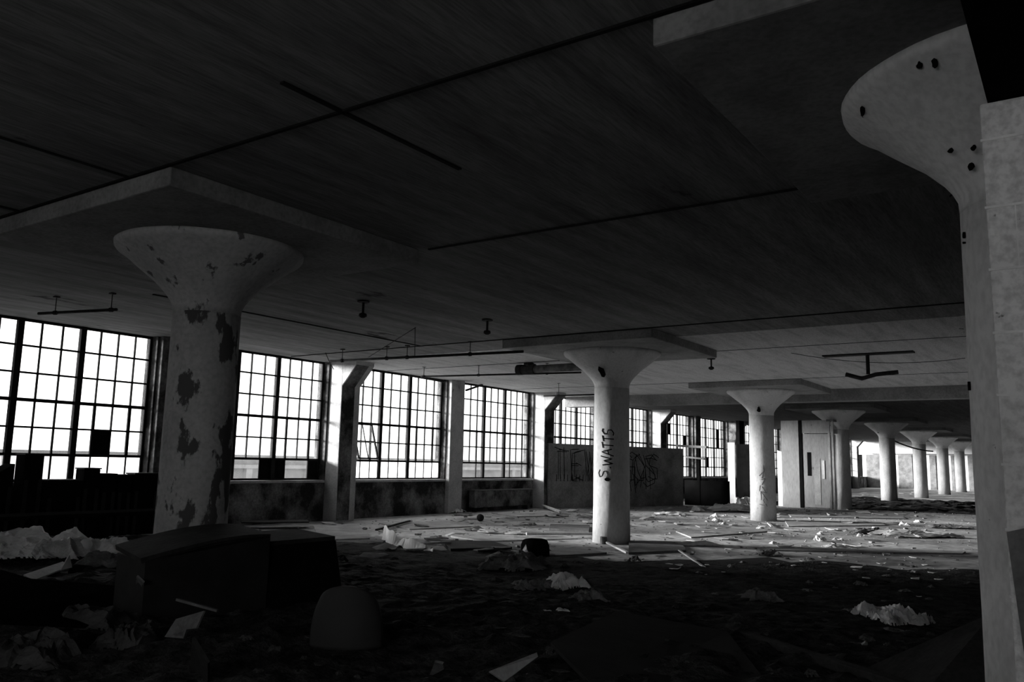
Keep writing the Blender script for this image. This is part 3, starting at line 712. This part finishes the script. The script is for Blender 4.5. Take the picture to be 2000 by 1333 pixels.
# --- crumpled things: (name, px, py, z, width_px, depth, height, material, label)
CR = [
 ('crumpled_sheet', 60, 1092, 0., 210, .9, .50, 'paper', 'large crumpled pale plastic sheeting in a heap at the left edge', 'sheeting'),
 ('crumpled_sheet', 165, 1092, 0., 130, .8, .40, 'paper', 'second crumpled pale sheet, right of the large heap at the left edge', 'sheeting'),
 ('crumpled_sheet', 30, 1118, .05, 130, .5, .30, 'paper', 'pale crumpled sheet in front of the large heap at the left edge', 'sheeting'),
 ('crumpled_sheet', 110, 1112, .05, 110, .45, .30, 'plastic', 'dusty crumpled sheet between the large heap and the flat cardboard piece', 'sheeting'),
 ('crumpled_paper', 190, 1104, .05, 90, .4, .26, 'paper', 'pale torn crumpled sheet left of the dark desk', 'paper'),
 ('crumpled_paper', 222, 1085, .1, 70, .4, .22, 'paper', 'white crumpled paper against the left end of the dark desk', 'paper'),
 ('crumpled_paper', 205, 1120, .05, 100, .45, .2, 'dull', 'grey crumpled sheet in front of the white crumpled paper', 'paper'),
 ('crumpled_sheet', 185, 1225, .15, 130, .4, .2, 'rag', 'dull grey crumpled rag in the left foreground rubble', 'rag'),
 ('crumpled_sheet', 70, 1290, .12, 160, .4, .22, 'rag', 'dark crumpled bag in the bottom left corner', 'bag'),
 ('crumpled_sheet', 250, 1260, .12, 110, .4, .2, 'rag', 'dark crumpled rag right of the bottom left bag', 'rag'),
 ('crumpled_paper', 875, 1002, 0., 60, .5, .18, 'paper', 'white crumpled paper at the foot of the slim grey pier', 'paper'),
 ('crumpled_paper', 905, 1008, 0., 36, .3, .1, 'dull', 'small crumpled paper right of the slim grey pier', 'paper'),
 ('plastic_bag', 1000, 1110, .05, 120, .8, .30, 'dull', 'crumpled dark plastic bag with pale folds left of centre foreground', 'bag'),
 ('plastic_bag', 1050, 1152, .05, 90, .45, .2, 'dull', 'crumpled grey plastic bag, lower left of the spiky white one', 'bag'),
 ('crumpled_paper', 1105, 1148, .08, 70, .4, .2, 'paper', 'spiky white crumpled paper in the centre foreground', 'paper'),
 ('crumpled_paper', 1068, 1206, .1, 26, .15, .06, 'paper', 'small white scrap in the centre foreground, left of a like one', 'paper'),
 ('crumpled_paper', 1100, 1206, .1, 30, .15, .07, 'paper', 'small white scrap in the centre foreground, right of a like one', 'paper'),
 ('crumpled_paper', 1150, 1170, .1, 60, .35, .15, 'dull', 'grey creased sheet below the spiky white paper', 'paper'),
 ('crumpled_paper', 1435, 1000, 0., 100, .9, .30, 'paper', 'big white crumpled paper pile left of the second white column', 'paper'),
 ('crumpled_paper', 1452, 988, 0., 40, .5, .40, 'paper', 'tall white crumpled wad against the second white column', 'paper'),
 ('crumpled_paper', 1362, 1000, 0., 24, .3, .2, 'paper', 'small upright white wad left of the big paper pile', 'paper'),
 ('crumpled_paper', 1310, 1006, 0., 60, .5, .1, 'paper', 'low white crumpled paper between the two white columns', 'paper'),
 ('crumpled_sheet', 1790, 1048, 0., 150, .9, .16, 'plastic', 'long crumpled plastic sheet on the floor near the right column', 'sheeting'),
 ('crumpled_sheet', 1850, 1032, 0., 80, .6, .14, 'dull', 'grey crumpled sheet behind the long plastic sheet', 'sheeting'),
 ('crumpled_sheet', 1700, 1042, 0., 90, .6, .14, 'dull', 'dark crumpled sheet left of the long plastic sheet', 'sheeting'),
 ('crumpled_paper', 1360, 1066, 0., 90, .3, .09, 'paper', 'white crumpled paper on the floor right of the grey square board', 'paper'),
 ('crumpled_paper', 1640, 1072, 0., 60, .3, .08, 'paper', 'crumpled white paper scraps beside the very long strip', 'paper'),
 ('crumpled_paper', 1500, 1086, 0., 50, .35, .12, 'dull', 'small grey wad on the dark sheet below the second white column', 'paper'),
 ('plastic_bag', 1735, 1218, .05, 88, .5, .22, 'plastic', 'crumpled translucent plastic bag left of the slanted dark panel', 'bag'),
 ('crumpled_paper', 1668, 1198, .05, 60, .25, .07, 'dull', 'flat white crumpled strip left of the translucent bag', 'paper'),
 ('crumpled_paper', 1807, 1212, .08, 24, .15, .13, 'plastic', 'small upright pale wad right of the translucent bag', 'paper'),
 ('crumpled_paper', 1760, 1245, .05, 70, .25, .06, 'dull', 'grey crumpled flap in front of the translucent bag', 'paper'),
 ('crumpled_paper', 1485, 1176, .05, 70, .35, .14, 'dull', 'grey peaked sheet on the rubble below the second white column', 'paper'),
 ('crumpled_paper', 990, 1316, .15, 70, .2, .1, 'dull', 'torn pale sheet beneath the broken board at the bottom edge', 'paper'),
 ('crumpled_paper', 300, 1160, .3, 26, .15, .07, 'dull', 'small grey scrap in front of the dark desk', 'paper'),
]
for i, (nm, px, py, z, wpx, dep, h, m, lab, cat) in enumerate(CR):
    p = atz(px, py, z); dist = (p-Vector((0, 0, CAM_H))).dot(fw)
    if z == 0.: p.z = 0.0
    else: p.z = max(heap(p.x, p.y)-.03, 0)
    crumple(nm, p, wpx/F_PX*dist, dep, h, m, lab, cat, i*1.7+.3, rz=YAW+random.uniform(-.25, .25), n=34 if wpx > 60 else 16)

# --- the dark overturned desk in the left foreground
D0 = atz(240, 1046, .66); D1 = atz(612, 1030, .66)
dv = (D1-D0); DLn = dv.length; rz = math.atan2(dv.y, dv.x); c0 = Vector(((D0.x+D1.x)/2, (D0.y+D1.y)/2, 0))
root = empty('overturned_desk', c0, 'large dark overturned desk hiding the foot of the peeling column', 'desk', rz=rz)
hl = DLn/2
bm = bmesh.new(); outl = []
for i in range(13):
    t = i/12; x = -hl+2*hl*t*.62; outl.append((x, -.35-.05*math.sin(t*3.1), .54+.12*math.sin(t*math.pi*.6)))
back = [(x+.05, .28, z+.03) for x, y, z in outl]
for i in range(12):
    a_, b_, c_, d_ = outl[i], outl[i+1], back[i+1], back[i]
    if i == 0: pv = [bm.verts.new(a_), bm.verts.new(d_)]
    nv = [bm.verts.new(b_), bm.verts.new(c_)]; bm.faces.new((pv[0], nv[0], nv[1], pv[1])); pv = nv
o = link('curved_top', bm, 'darkwood', root); s = o.modifiers.new('solid', 'SOLIDIFY'); s.thickness = .035
bm = bmesh.new(); slab(bm, [(-hl*.95, -.345, 0)] + [(x*.96, y+.005, z-.02) for x, y, z in outl] + [(hl*.23, -.345, 0)], .03); link('front_panel', bm, 'darker', root)
bm = bmesh.new(); box(bm, -hl*.92, -hl*.88, -.32, .25, .0, .52); link('end_panel', bm, 'darker', root, bevel=.008)
bm = bmesh.new(); box(bm, hl*.20, hl*.24, -.32, .25, .0, .55); link('end_panel', bm, 'darker', root, bevel=.008)
bm = bmesh.new(); slab(bm, [(hl*.15, -.30, .58), (hl*.99, -.34, .60), (hl*1.04, .30, .61), (hl*.2, .3, .60)], .03); link('side_leaf', bm, 'darkwood', root)
bm = bmesh.new(); slab(bm, [(hl*.24, -.31, .57), (hl*.99, -.34, .58), (hl*1.10, -.40, .0), (hl*.24, -.36, .0)], .025); link('fallen_side', bm, 'black', root)
bm = bmesh.new(); slab(bm, [(hl*1.0, -.32, .58), (hl*1.03, .28, .59), (hl*1.08, .28, .0), (hl*1.08, -.38, .0)], .025); link('end_panel', bm, 'black', root)
stick((498, 1046, .56), (534, 1090, .36), .035, 'paper', 'pale strip leaning on the right half of the overturned desk', 'strip')

# pale block standing behind the left heap, small pale lath
a = atz(232, 1040, 0.0); a2 = Vector((a.x*1.0, a.y*1.0, 0)); dist = (a-Vector((0, 0, CAM_H))).dot(fw)
root = empty('standing_carton', a2, 'narrow pale carton standing upright in the dark left of the peeling column', 'carton', rz=.4)
bm = bmesh.new(); wv = 27/F_PX*dist/2; hh_ = 68/F_PX*dist; obox(bm, (0, 0, hh_/2), wv*2, .12, hh_, Matrix.Rotation(.0, 3, 'Y')); link('carton_body', bm, 'paleboard', root, bevel=.01)
bm = bmesh.new(); slab(bm, [(-wv, -.06, hh_+.004), (wv, -.06, hh_+.02), (wv*.9, .06, hh_+.05), (-wv, .06, hh_+.004)], .008); link('lid_flap', bm, 'paper', root)
bm = bmesh.new(); obox(bm, (0, -.064, hh_*.4), wv*1.9, .006, hh_*.7); link('stained_band', bm, 'greyboard', root)

# dark junk piled along the window wall at the left
JK = [((-60, 20), 905, .5, 'tilted_crate'), ((40, 80), 886, .45, 'tall_crate'), ((84, 152), 937, .45, 'storage_crate'), ((156, 190), 914, .4, 'tall_crate'), ((193, 222), 925, .35, 'storage_crate'), ((224, 252), 927, .35, 'storage_crate'), ((255, 304), 924, .4, 'storage_crate')]
labs = ['dark crate with a slanted lid at the left edge, before the window', 'tall black crate rising before the second window panel from the left', 'low wide black crate between the two taller ones before the window',
        'black crate standing just right of the low wide one, before the window', 'black crate under the blind window pane, left of its twin', 'black crate under the blind window pane, right of its twin', 'wide black crate with a broken lid before the right end of the leftmost window']
for i, ((a_, b_), t_, dep, nm) in enumerate(JK):
    dep *= .6; xx = WX+.16+dep/2
    A_ = atx(a_, t_, xx+dep/2*.0); B_ = atx(b_, t_, xx); h_ = A_.z; yl = (B_.y-A_.y)
    root = empty(nm, (xx, (A_.y+B_.y)/2, 0), labs[i], 'crate', 'black crates before the leftmost window')
    bm = bmesh.new()
    if i == 0:
        v = [(-dep/2, -yl/2, 0), (dep/2, -yl/2, 0), (dep/2, yl/2, 0), (-dep/2, yl/2, 0), (-dep/2, -yl/2, h_*.72), (dep/2, -yl/2, h_*.72), (dep/2, yl/2, h_), (-dep/2, yl/2, h_)]
        V = [bm.verts.new(p) for p in v]
        for f in ((3, 2, 1, 0), (4, 5, 6, 7), (0, 1, 5, 4), (1, 2, 6, 5), (2, 3, 7, 6), (3, 0, 4, 7)): bm.faces.new([V[k] for k in f])
    else: box(bm, -dep/2, dep/2, -yl/2+.01, yl/2-.01, 0, h_-.02)
    link('crate_body', bm, 'black', root, bevel=.01)
    if i:
        bm = bmesh.new(); box(bm, -dep/2-.01, dep/2+.01, -yl/2, yl/2, h_-.02, h_); link('lid', bm, 'darker', root)
    bm = bmesh.new(); box(bm, dep/2, dep/2+.015, -yl/2+.02, -yl/2+.07, .02, h_*.7); link('batten', bm, 'darker', root)
    bm = bmesh.new(); box(bm, dep/2, dep/2+.015, yl/2-.07, yl/2-.02, .02, h_*.7); link('batten', bm, 'darker', root)
bm = bmesh.new(); p = atx(277, 921, WX+.45); slab(bm, [(p.x-.02, p.y-.04, p.z-.03), (p.x+.02, p.y+.07, p.z-.03), (p.x, p.y, p.z+.05)], .012)
# black low table in front of the crates, its top edge catching no light
root = empty('low_bench', (-10.7, 6.1, 0), 'long black bench standing in the dark below the leftmost window', 'bench', rz=math.pi/2)
bm = bmesh.new(); box(bm, -1.5, 1.5, -.25, .25, .40, .45); link('bench_top', bm, 'black', root, bevel=.006)
for sx_ in (-1.4, 0, 1.4):
    bm = bmesh.new(); box(bm, sx_-.03, sx_+.03, -.22, .22, 0, .40); link('bench_support', bm, 'black', root)

# flat cardboard pieces at the left
board('cardboard_piece', [(46, 1126, .18), (122, 1100, .2), (138, 1108, .2), (64, 1137, .16)], .012, 'paleboard', 'flat cardboard piece lying below the pale heap at the left edge', 'cardboard')
board('cardboard_piece', [(118, 1115, .2), (135, 1085, .32), (140, 1110, .2)], .008, 'paper', 'small white torn corner beside a black can at the left', 'cardboard')
def lean_shard(corners, m, label, th=.012):
    pts = [atz(*c) for c in corners]; c0 = sum(pts, Vector())/len(pts); c0.z = 0
    bm = bmesh.new(); slab(bm, [p-c0 for p in pts], th); o = link('board_shard', bm, m); o.location = c0; tag(o, label, 'board shard')
lean_shard([(323, 1245, .20), (345, 1210, .30), (400, 1194, .36), (385, 1228, .28), (366, 1230, .26), (360, 1248, .2)], 'greyboard', 'torn grey board shard lying tilted in the left foreground')
lean_shard([(262, 1190, .12), (268, 1125, .42), (282, 1138, .40), (280, 1165, .25)], 'dull', 'narrow grey shard standing in front of the dark desk')
lean_shard([(370, 1333, .05), (378, 1245, .40), (408, 1295, .3), (408, 1345, .1)], 'darkwood', 'dark pointed shard standing at the bottom edge, left')
lean_shard([(155, 1128, .15), (225, 1130, .17), (218, 1165, .1), (200, 1150, .12)], 'dull', 'dim grey sheet piece below the grey crumpled sheet')
lean_shard([(838, 1322, .10), (850, 1292, .24), (866, 1296, .24), (868, 1306, .2)], 'dull', 'small grey rounded shard at the bottom edge, centre left')
lean_shard([(955, 1313, .20), (1048, 1276, .26), (1050, 1284, .25), (985, 1333, .15)], 'paleboard', 'broken board with a bright edge at the bottom edge, centre')
lean_shard([(1015, 1085, .06), (1027, 1064, .26), (1029, 1072, .22), (1036, 1092, .06)], 'paper', 'white pointed shard standing before the black lump in the centre', .006)
lean_shard([(1573, 1135, .03), (1630, 1137, .03), (1622, 1146, .03), (1600, 1143, .03)], 'dull', 'flat grey paper piece on the rubble at mid right')
lean_shard([(1440, 1137, .04), (1455, 1138, .04), (1454, 1146, .03), (1442, 1144, .03)], 'paper', 'small bright white card on the dark rubble below the second white column')
lean_shard([(1722, 1164, .05), (1742, 1168, .05), (1735, 1173, .04), (1720, 1169, .04)], 'paper', 'small bright white card on the rubble above the translucent bag')
lean_shard([(1676, 1264, .10), (1690, 1254, .16), (1695, 1258, .14), (1682, 1268, .08)], 'paleboard', 'small pale chip between the translucent bag and the slanted beam')
# the rounded seat shell in the foreground
p = atz(668, 1290, .12); root = empty('tipped_seat_shell', (p.x, p.y, heap(p.x, p.y)+.01), 'rounded dark seat shell tipped on its side in the foreground', 'seat', rz=YAW)
bm = bmesh.new(); n_ = 20; g = []
for i in range(n_+1):
    u = i/n_; row = []
    for j in range(n_+1):
        v = j/n_; a = (u-.5)*2.4
        row.append(bm.verts.new((math.sin(a)*.22*(1-.22*v**3), -math.cos(a)*.16+.16, .02+v*.34*(1-.25*(2*u-1)**2))))
    g.append(row)
for i in range(n_):
    for j in range(n_): bm.faces.new((g[i][j], g[i+1][j], g[i+1][j+1], g[i][j+1]))
o = link('shell', bm, 'shell', root, smooth=True); s = o.modifiers.new('solid', 'SOLIDIFY'); s.thickness = .012
bm = bmesh.new(); tube(bm, [(-.15, .1, .03), (-.05, .22, .03), (.12, .2, .03), (.16, .08, .03)], .012, 8); link('steel_base', bm, 'rust', root, smooth=True)

# black lump (can) in the centre, ball on the floor, can at the left
bm = bmesh.new(); p = atz(1045, 1090, 0); lathe(bm, [(.17, 0), (.19, .03), (.18, .16), (.155, .22), (.12, .235)], 22, jitter=.02, seed=4); o = link('dented_bucket', bm, 'black', smooth=False); o.location = (p.x, p.y, 0)
tag(o, 'black dented bucket upside down on the floor in front of the tagged column', 'bucket')
bm = bmesh.new(); bmesh.ops.create_icosphere(bm, subdivisions=3, radius=.075)
for v in bm.verts: v.co *= 1+.08*noise.noise(v.co*14)
o = link('round_lump', bm, 'rust', smooth=True); p = atz(938, 1019, 0); o.location = (p.x, p.y, .073); tag(o, 'small dark round lump on the lit floor between pier and tagged column', 'lump')
p = atz(155, 1128, .1); root = empty('rusty_can', (p.x, p.y, .06), 'black open can lying in the pale heap at the left', 'can')
bm = bmesh.new(); tube(bm, [(-.08, 0, .07), (.08, .03, .07)], .075, 18, cap=False); o = link('can_wall', bm, 'black', root, smooth=True); s = o.modifiers.new('s', 'SOLIDIFY'); s.thickness = .004
bm = bmesh.new(); tube(bm, [(.078, .03, .07), (.083, .03, .07)], .073, 18); link('can_bottom', bm, 'rust', root)
p = atz(167, 1065, .28); bm = bmesh.new(); bmesh.ops.create_icosphere(bm, subdivisions=3, radius=.062); 
for v in bm.verts: v.co *= 1+.12*noise.noise(v.co*12)
o = link('paper_ball', bm, 'paper', smooth=True); o.location = (p.x, p.y, .28); tag(o, 'crumpled white paper ball on the pale heap at the left', 'paper ball')
p = atz(1185, 1062, 0); bm = bmesh.new(); tube(bm, [(0, 0, 0), (0, 0, .11)], .05, 14); o = link('small_tin', bm, 'pipe', smooth=False); q = Vector((X1-p.x, Y1+BAY-p.y, 0)).normalized(); o.location = (X1-q.x*.35, Y1+BAY-q.y*.35, 0)
tag(o, 'small dark tin standing at the foot of the tagged column', 'tin')

# --- right foreground: slanted dark panel of an open carton and a long beam
root = empty('open_carton', atz(1830, 1333, .1), 'big dark open box with a slanted side in the bottom right corner', 'box')
o0 = Vector(root.location)
A_ = atz(1730, 1345, .08); B_ = atz(1928, 1206, .50); C_ = atz(1940, 1420, .16); D_ = atz(1700, 1470, .04)
bm = bmesh.new(); slab(bm, [atz(1690, 1310, .14)-o0, B_-o0, C_-o0, D_-o0], .02); link('slanted_side', bm, 'darkwood', root)
E_ = atz(1975, 1275, .46); F_ = atz(2000, 1470, .1)
bm = bmesh.new(); slab(bm, [B_-o0+Vector((.012, 0, 0)), E_-o0, F_-o0, C_-o0+Vector((.012, 0, 0))], .02); link('right_side', bm, 'black', root)
bm = bmesh.new(); a, b = atz(1440, 1237, .12), atz(1790, 1350, .2)
d_ = b-a; rot = d_.to_track_quat('X', 'Z').to_matrix(); obox(bm, (0, 0, 0), d_.length*1.15, .07, .05, rot); o = link('fallen_beam', bm, 'darkwood', bevel=.008); o.location = (a+b)/2
tag(o, 'long dark fallen beam running to the bottom edge, right of centre', 'beam')
board('floor_panel', [(1075, 1262, .20), (1205, 1200, .22), (1420, 1240, .16), (1500, 1345, .14), (1180, 1370, .14)], .02, 'darker', 'large dark panel lying flat at the bottom edge, right of centre')
board('floor_panel', [(1400, 1200, .08), (1500, 1196, .08), (1520, 1220, .08), (1410, 1226, .08)], .015, 'darkwood', 'small dark panel lying above the long fallen beam')
board('floor_panel', [(0, 1118, .25), (60, 1136, .22), (230, 1150, .15), (210, 1230, .15), (-20, 1220, .3)], .02, 'black', 'large black panel lying below the pale heap at the left edge')

# --- repeated scraps: individual pieces, described by where they lie
def outline(k, r, sq=1.):
    return [(math.cos(2*math.pi*i/k+.3)*r*random.uniform(.6, 1.15), math.sin(2*math.pi*i/k+.3)*r*sq*random.uniform(.6, 1.15), 0) for i in range(k)]
def scrap_mesh(name, k, r, th, tilt):
    bm = bmesh.new(); pts = outline(k, r, .6)
    pts = [(x, y, abs(noise.noise(Vector((x*5, y*5, k))))*tilt+th) for x, y, z in pts]
    slab(bm, pts, th); me = bpy.data.meshes.new(name); bmesh.ops.recalc_face_normals(bm, faces=bm.faces[:]); bm.to_mesh(me); bm.free(); return me
zones = [('lit floor before the open-sash window', (-11.4, -7.2, 10.5, 17.5), 34, 'paleboard', 'pale', (.10, .34)),
         ('lit floor between both white columns', (-7.0, -3.0, 12.6, 20), 34, 'paleboard', 'pale', (.08, .30)),
         ('floor before the graffiti partition', (-11.3, -7.4, 17.5, 22), 16, 'paper', 'white', (.08, .25)),
         ('floor around the door partition', (-7.4, -3.5, 20, 25.5), 20, 'paleboard', 'pale', (.1, .3)),
         ('floor left of the near right column', (-4.5, -1.3, 8.0, 13.5), 30, 'paper', 'white', (.03, .10)),
         ('dark floor behind the overturned desk', (-9.2, -5.5, 6.4, 10.4), 22, 'greyboard', 'grey', (.08, .25)),
         ('dark foreground rubble', (-4.6, -1.2, 3.0, 7.6), 44, 'rag', 'grey', (.02, .07)),
         ('distant floor among the far columns', (-9.5, -5.0, 34, 52), 18, 'paper', 'white', (.1, .3))]
for zi, (zn, (xa, xb, ya, yb), cnt, m, word_, (ra, rb)) in enumerate(zones):
    meshes = []
    for k in range(5):
        me = scrap_mesh('scrap', random.choice((4, 5, 6, 7)), 1., .05 if ra > .05 else .08, .35); me.materials.append(M[m]); meshes.append(me)
    for c in range(cnt):
        for _ in range(20):
            x, y = random.uniform(xa, xb), random.uniform(ya, yb)
            if all((Vector((x, y))-Vector((X1, Y1+q*BAY))).length > .75 for q in range(8)): break
        s_ = random.uniform(ra, rb); z = max(heap(x, y), 0)+.002 if y < 14.4 else .002
        o = bpy.data.objects.new('litter_scrap', meshes[c % 5]); COL.objects.link(o)
        o.location = (x, y, z); o.scale = (s_, s_, min(s_, .22)); o.rotation_euler = (random.uniform(-.12, .12) if z > .03 else 0, 0, random.uniform(0, 6.28))
        tag(o, 'small flat %s scrap strewn on the %s' % (word_, zn), 'scrap', '%s scraps on the %s' % (word_, zn))

wads = [('dull', 'grey'), ('greyboard', 'dim'), ('paper', 'white')]
protos = []
for k in range(6):
    o = crumple('litter_wad', (0, 0, 0), 1, .8, .55, 'dull', None, None, 50+k*3.1, n=9)
    protos.append(o.data); bpy.data.objects.remove(o)
for zi, (zn, (xa, xb, ya, yb), cnt, m, word_, (ra, rb)) in enumerate([
        ('dark foreground rubble', (-4.4, -.9, 2.6, 7.4), 46, 'rag', 'grey', (.02, .09)),
        ('rubble behind the desk and bucket', (-8.5, -4.6, 6.0, 10.0), 26, 'rag', 'grey', (.05, .16)),
        ('dark rubble left of the near right column', (-3.6, -1.2, 7.4, 12.0), 24, 'dull', 'grey', (.04, .12)),
        ('lit floor between the white columns', (-7.5, -2.5, 13.5, 22.0), 22, 'paper', 'white', (.08, .22))]):
    ms = [me.copy() for me in protos]
    for me in ms: me.materials.clear(); me.materials.append(M[m])
    for c in range(cnt):
        for _ in range(20):
            x, y = random.uniform(xa, xb), random.uniform(ya, yb)
            if all((Vector((x, y))-Vector((X1, Y1+q*BAY))).length > .75 for q in range(8)): break
        s_ = random.uniform(ra, rb); z = max(heap(x, y), 0) if y < 14.4 else 0
        o = bpy.data.objects.new('litter_wad', ms[c % 6]); COL.objects.link(o)
        o.location = (x, y, z); o.scale = (s_, s_, s_*random.uniform(.6, 1.3)); o.rotation_euler = (0, 0, random.uniform(0, 6.28))
        sm = o.modifiers.new('solid', 'SOLIDIFY'); sm.thickness = .03
        tag(o, 'small crumpled %s wad lying on the %s' % (word_, zn), 'wad', 'crumpled %s wads on the %s' % (word_, zn))
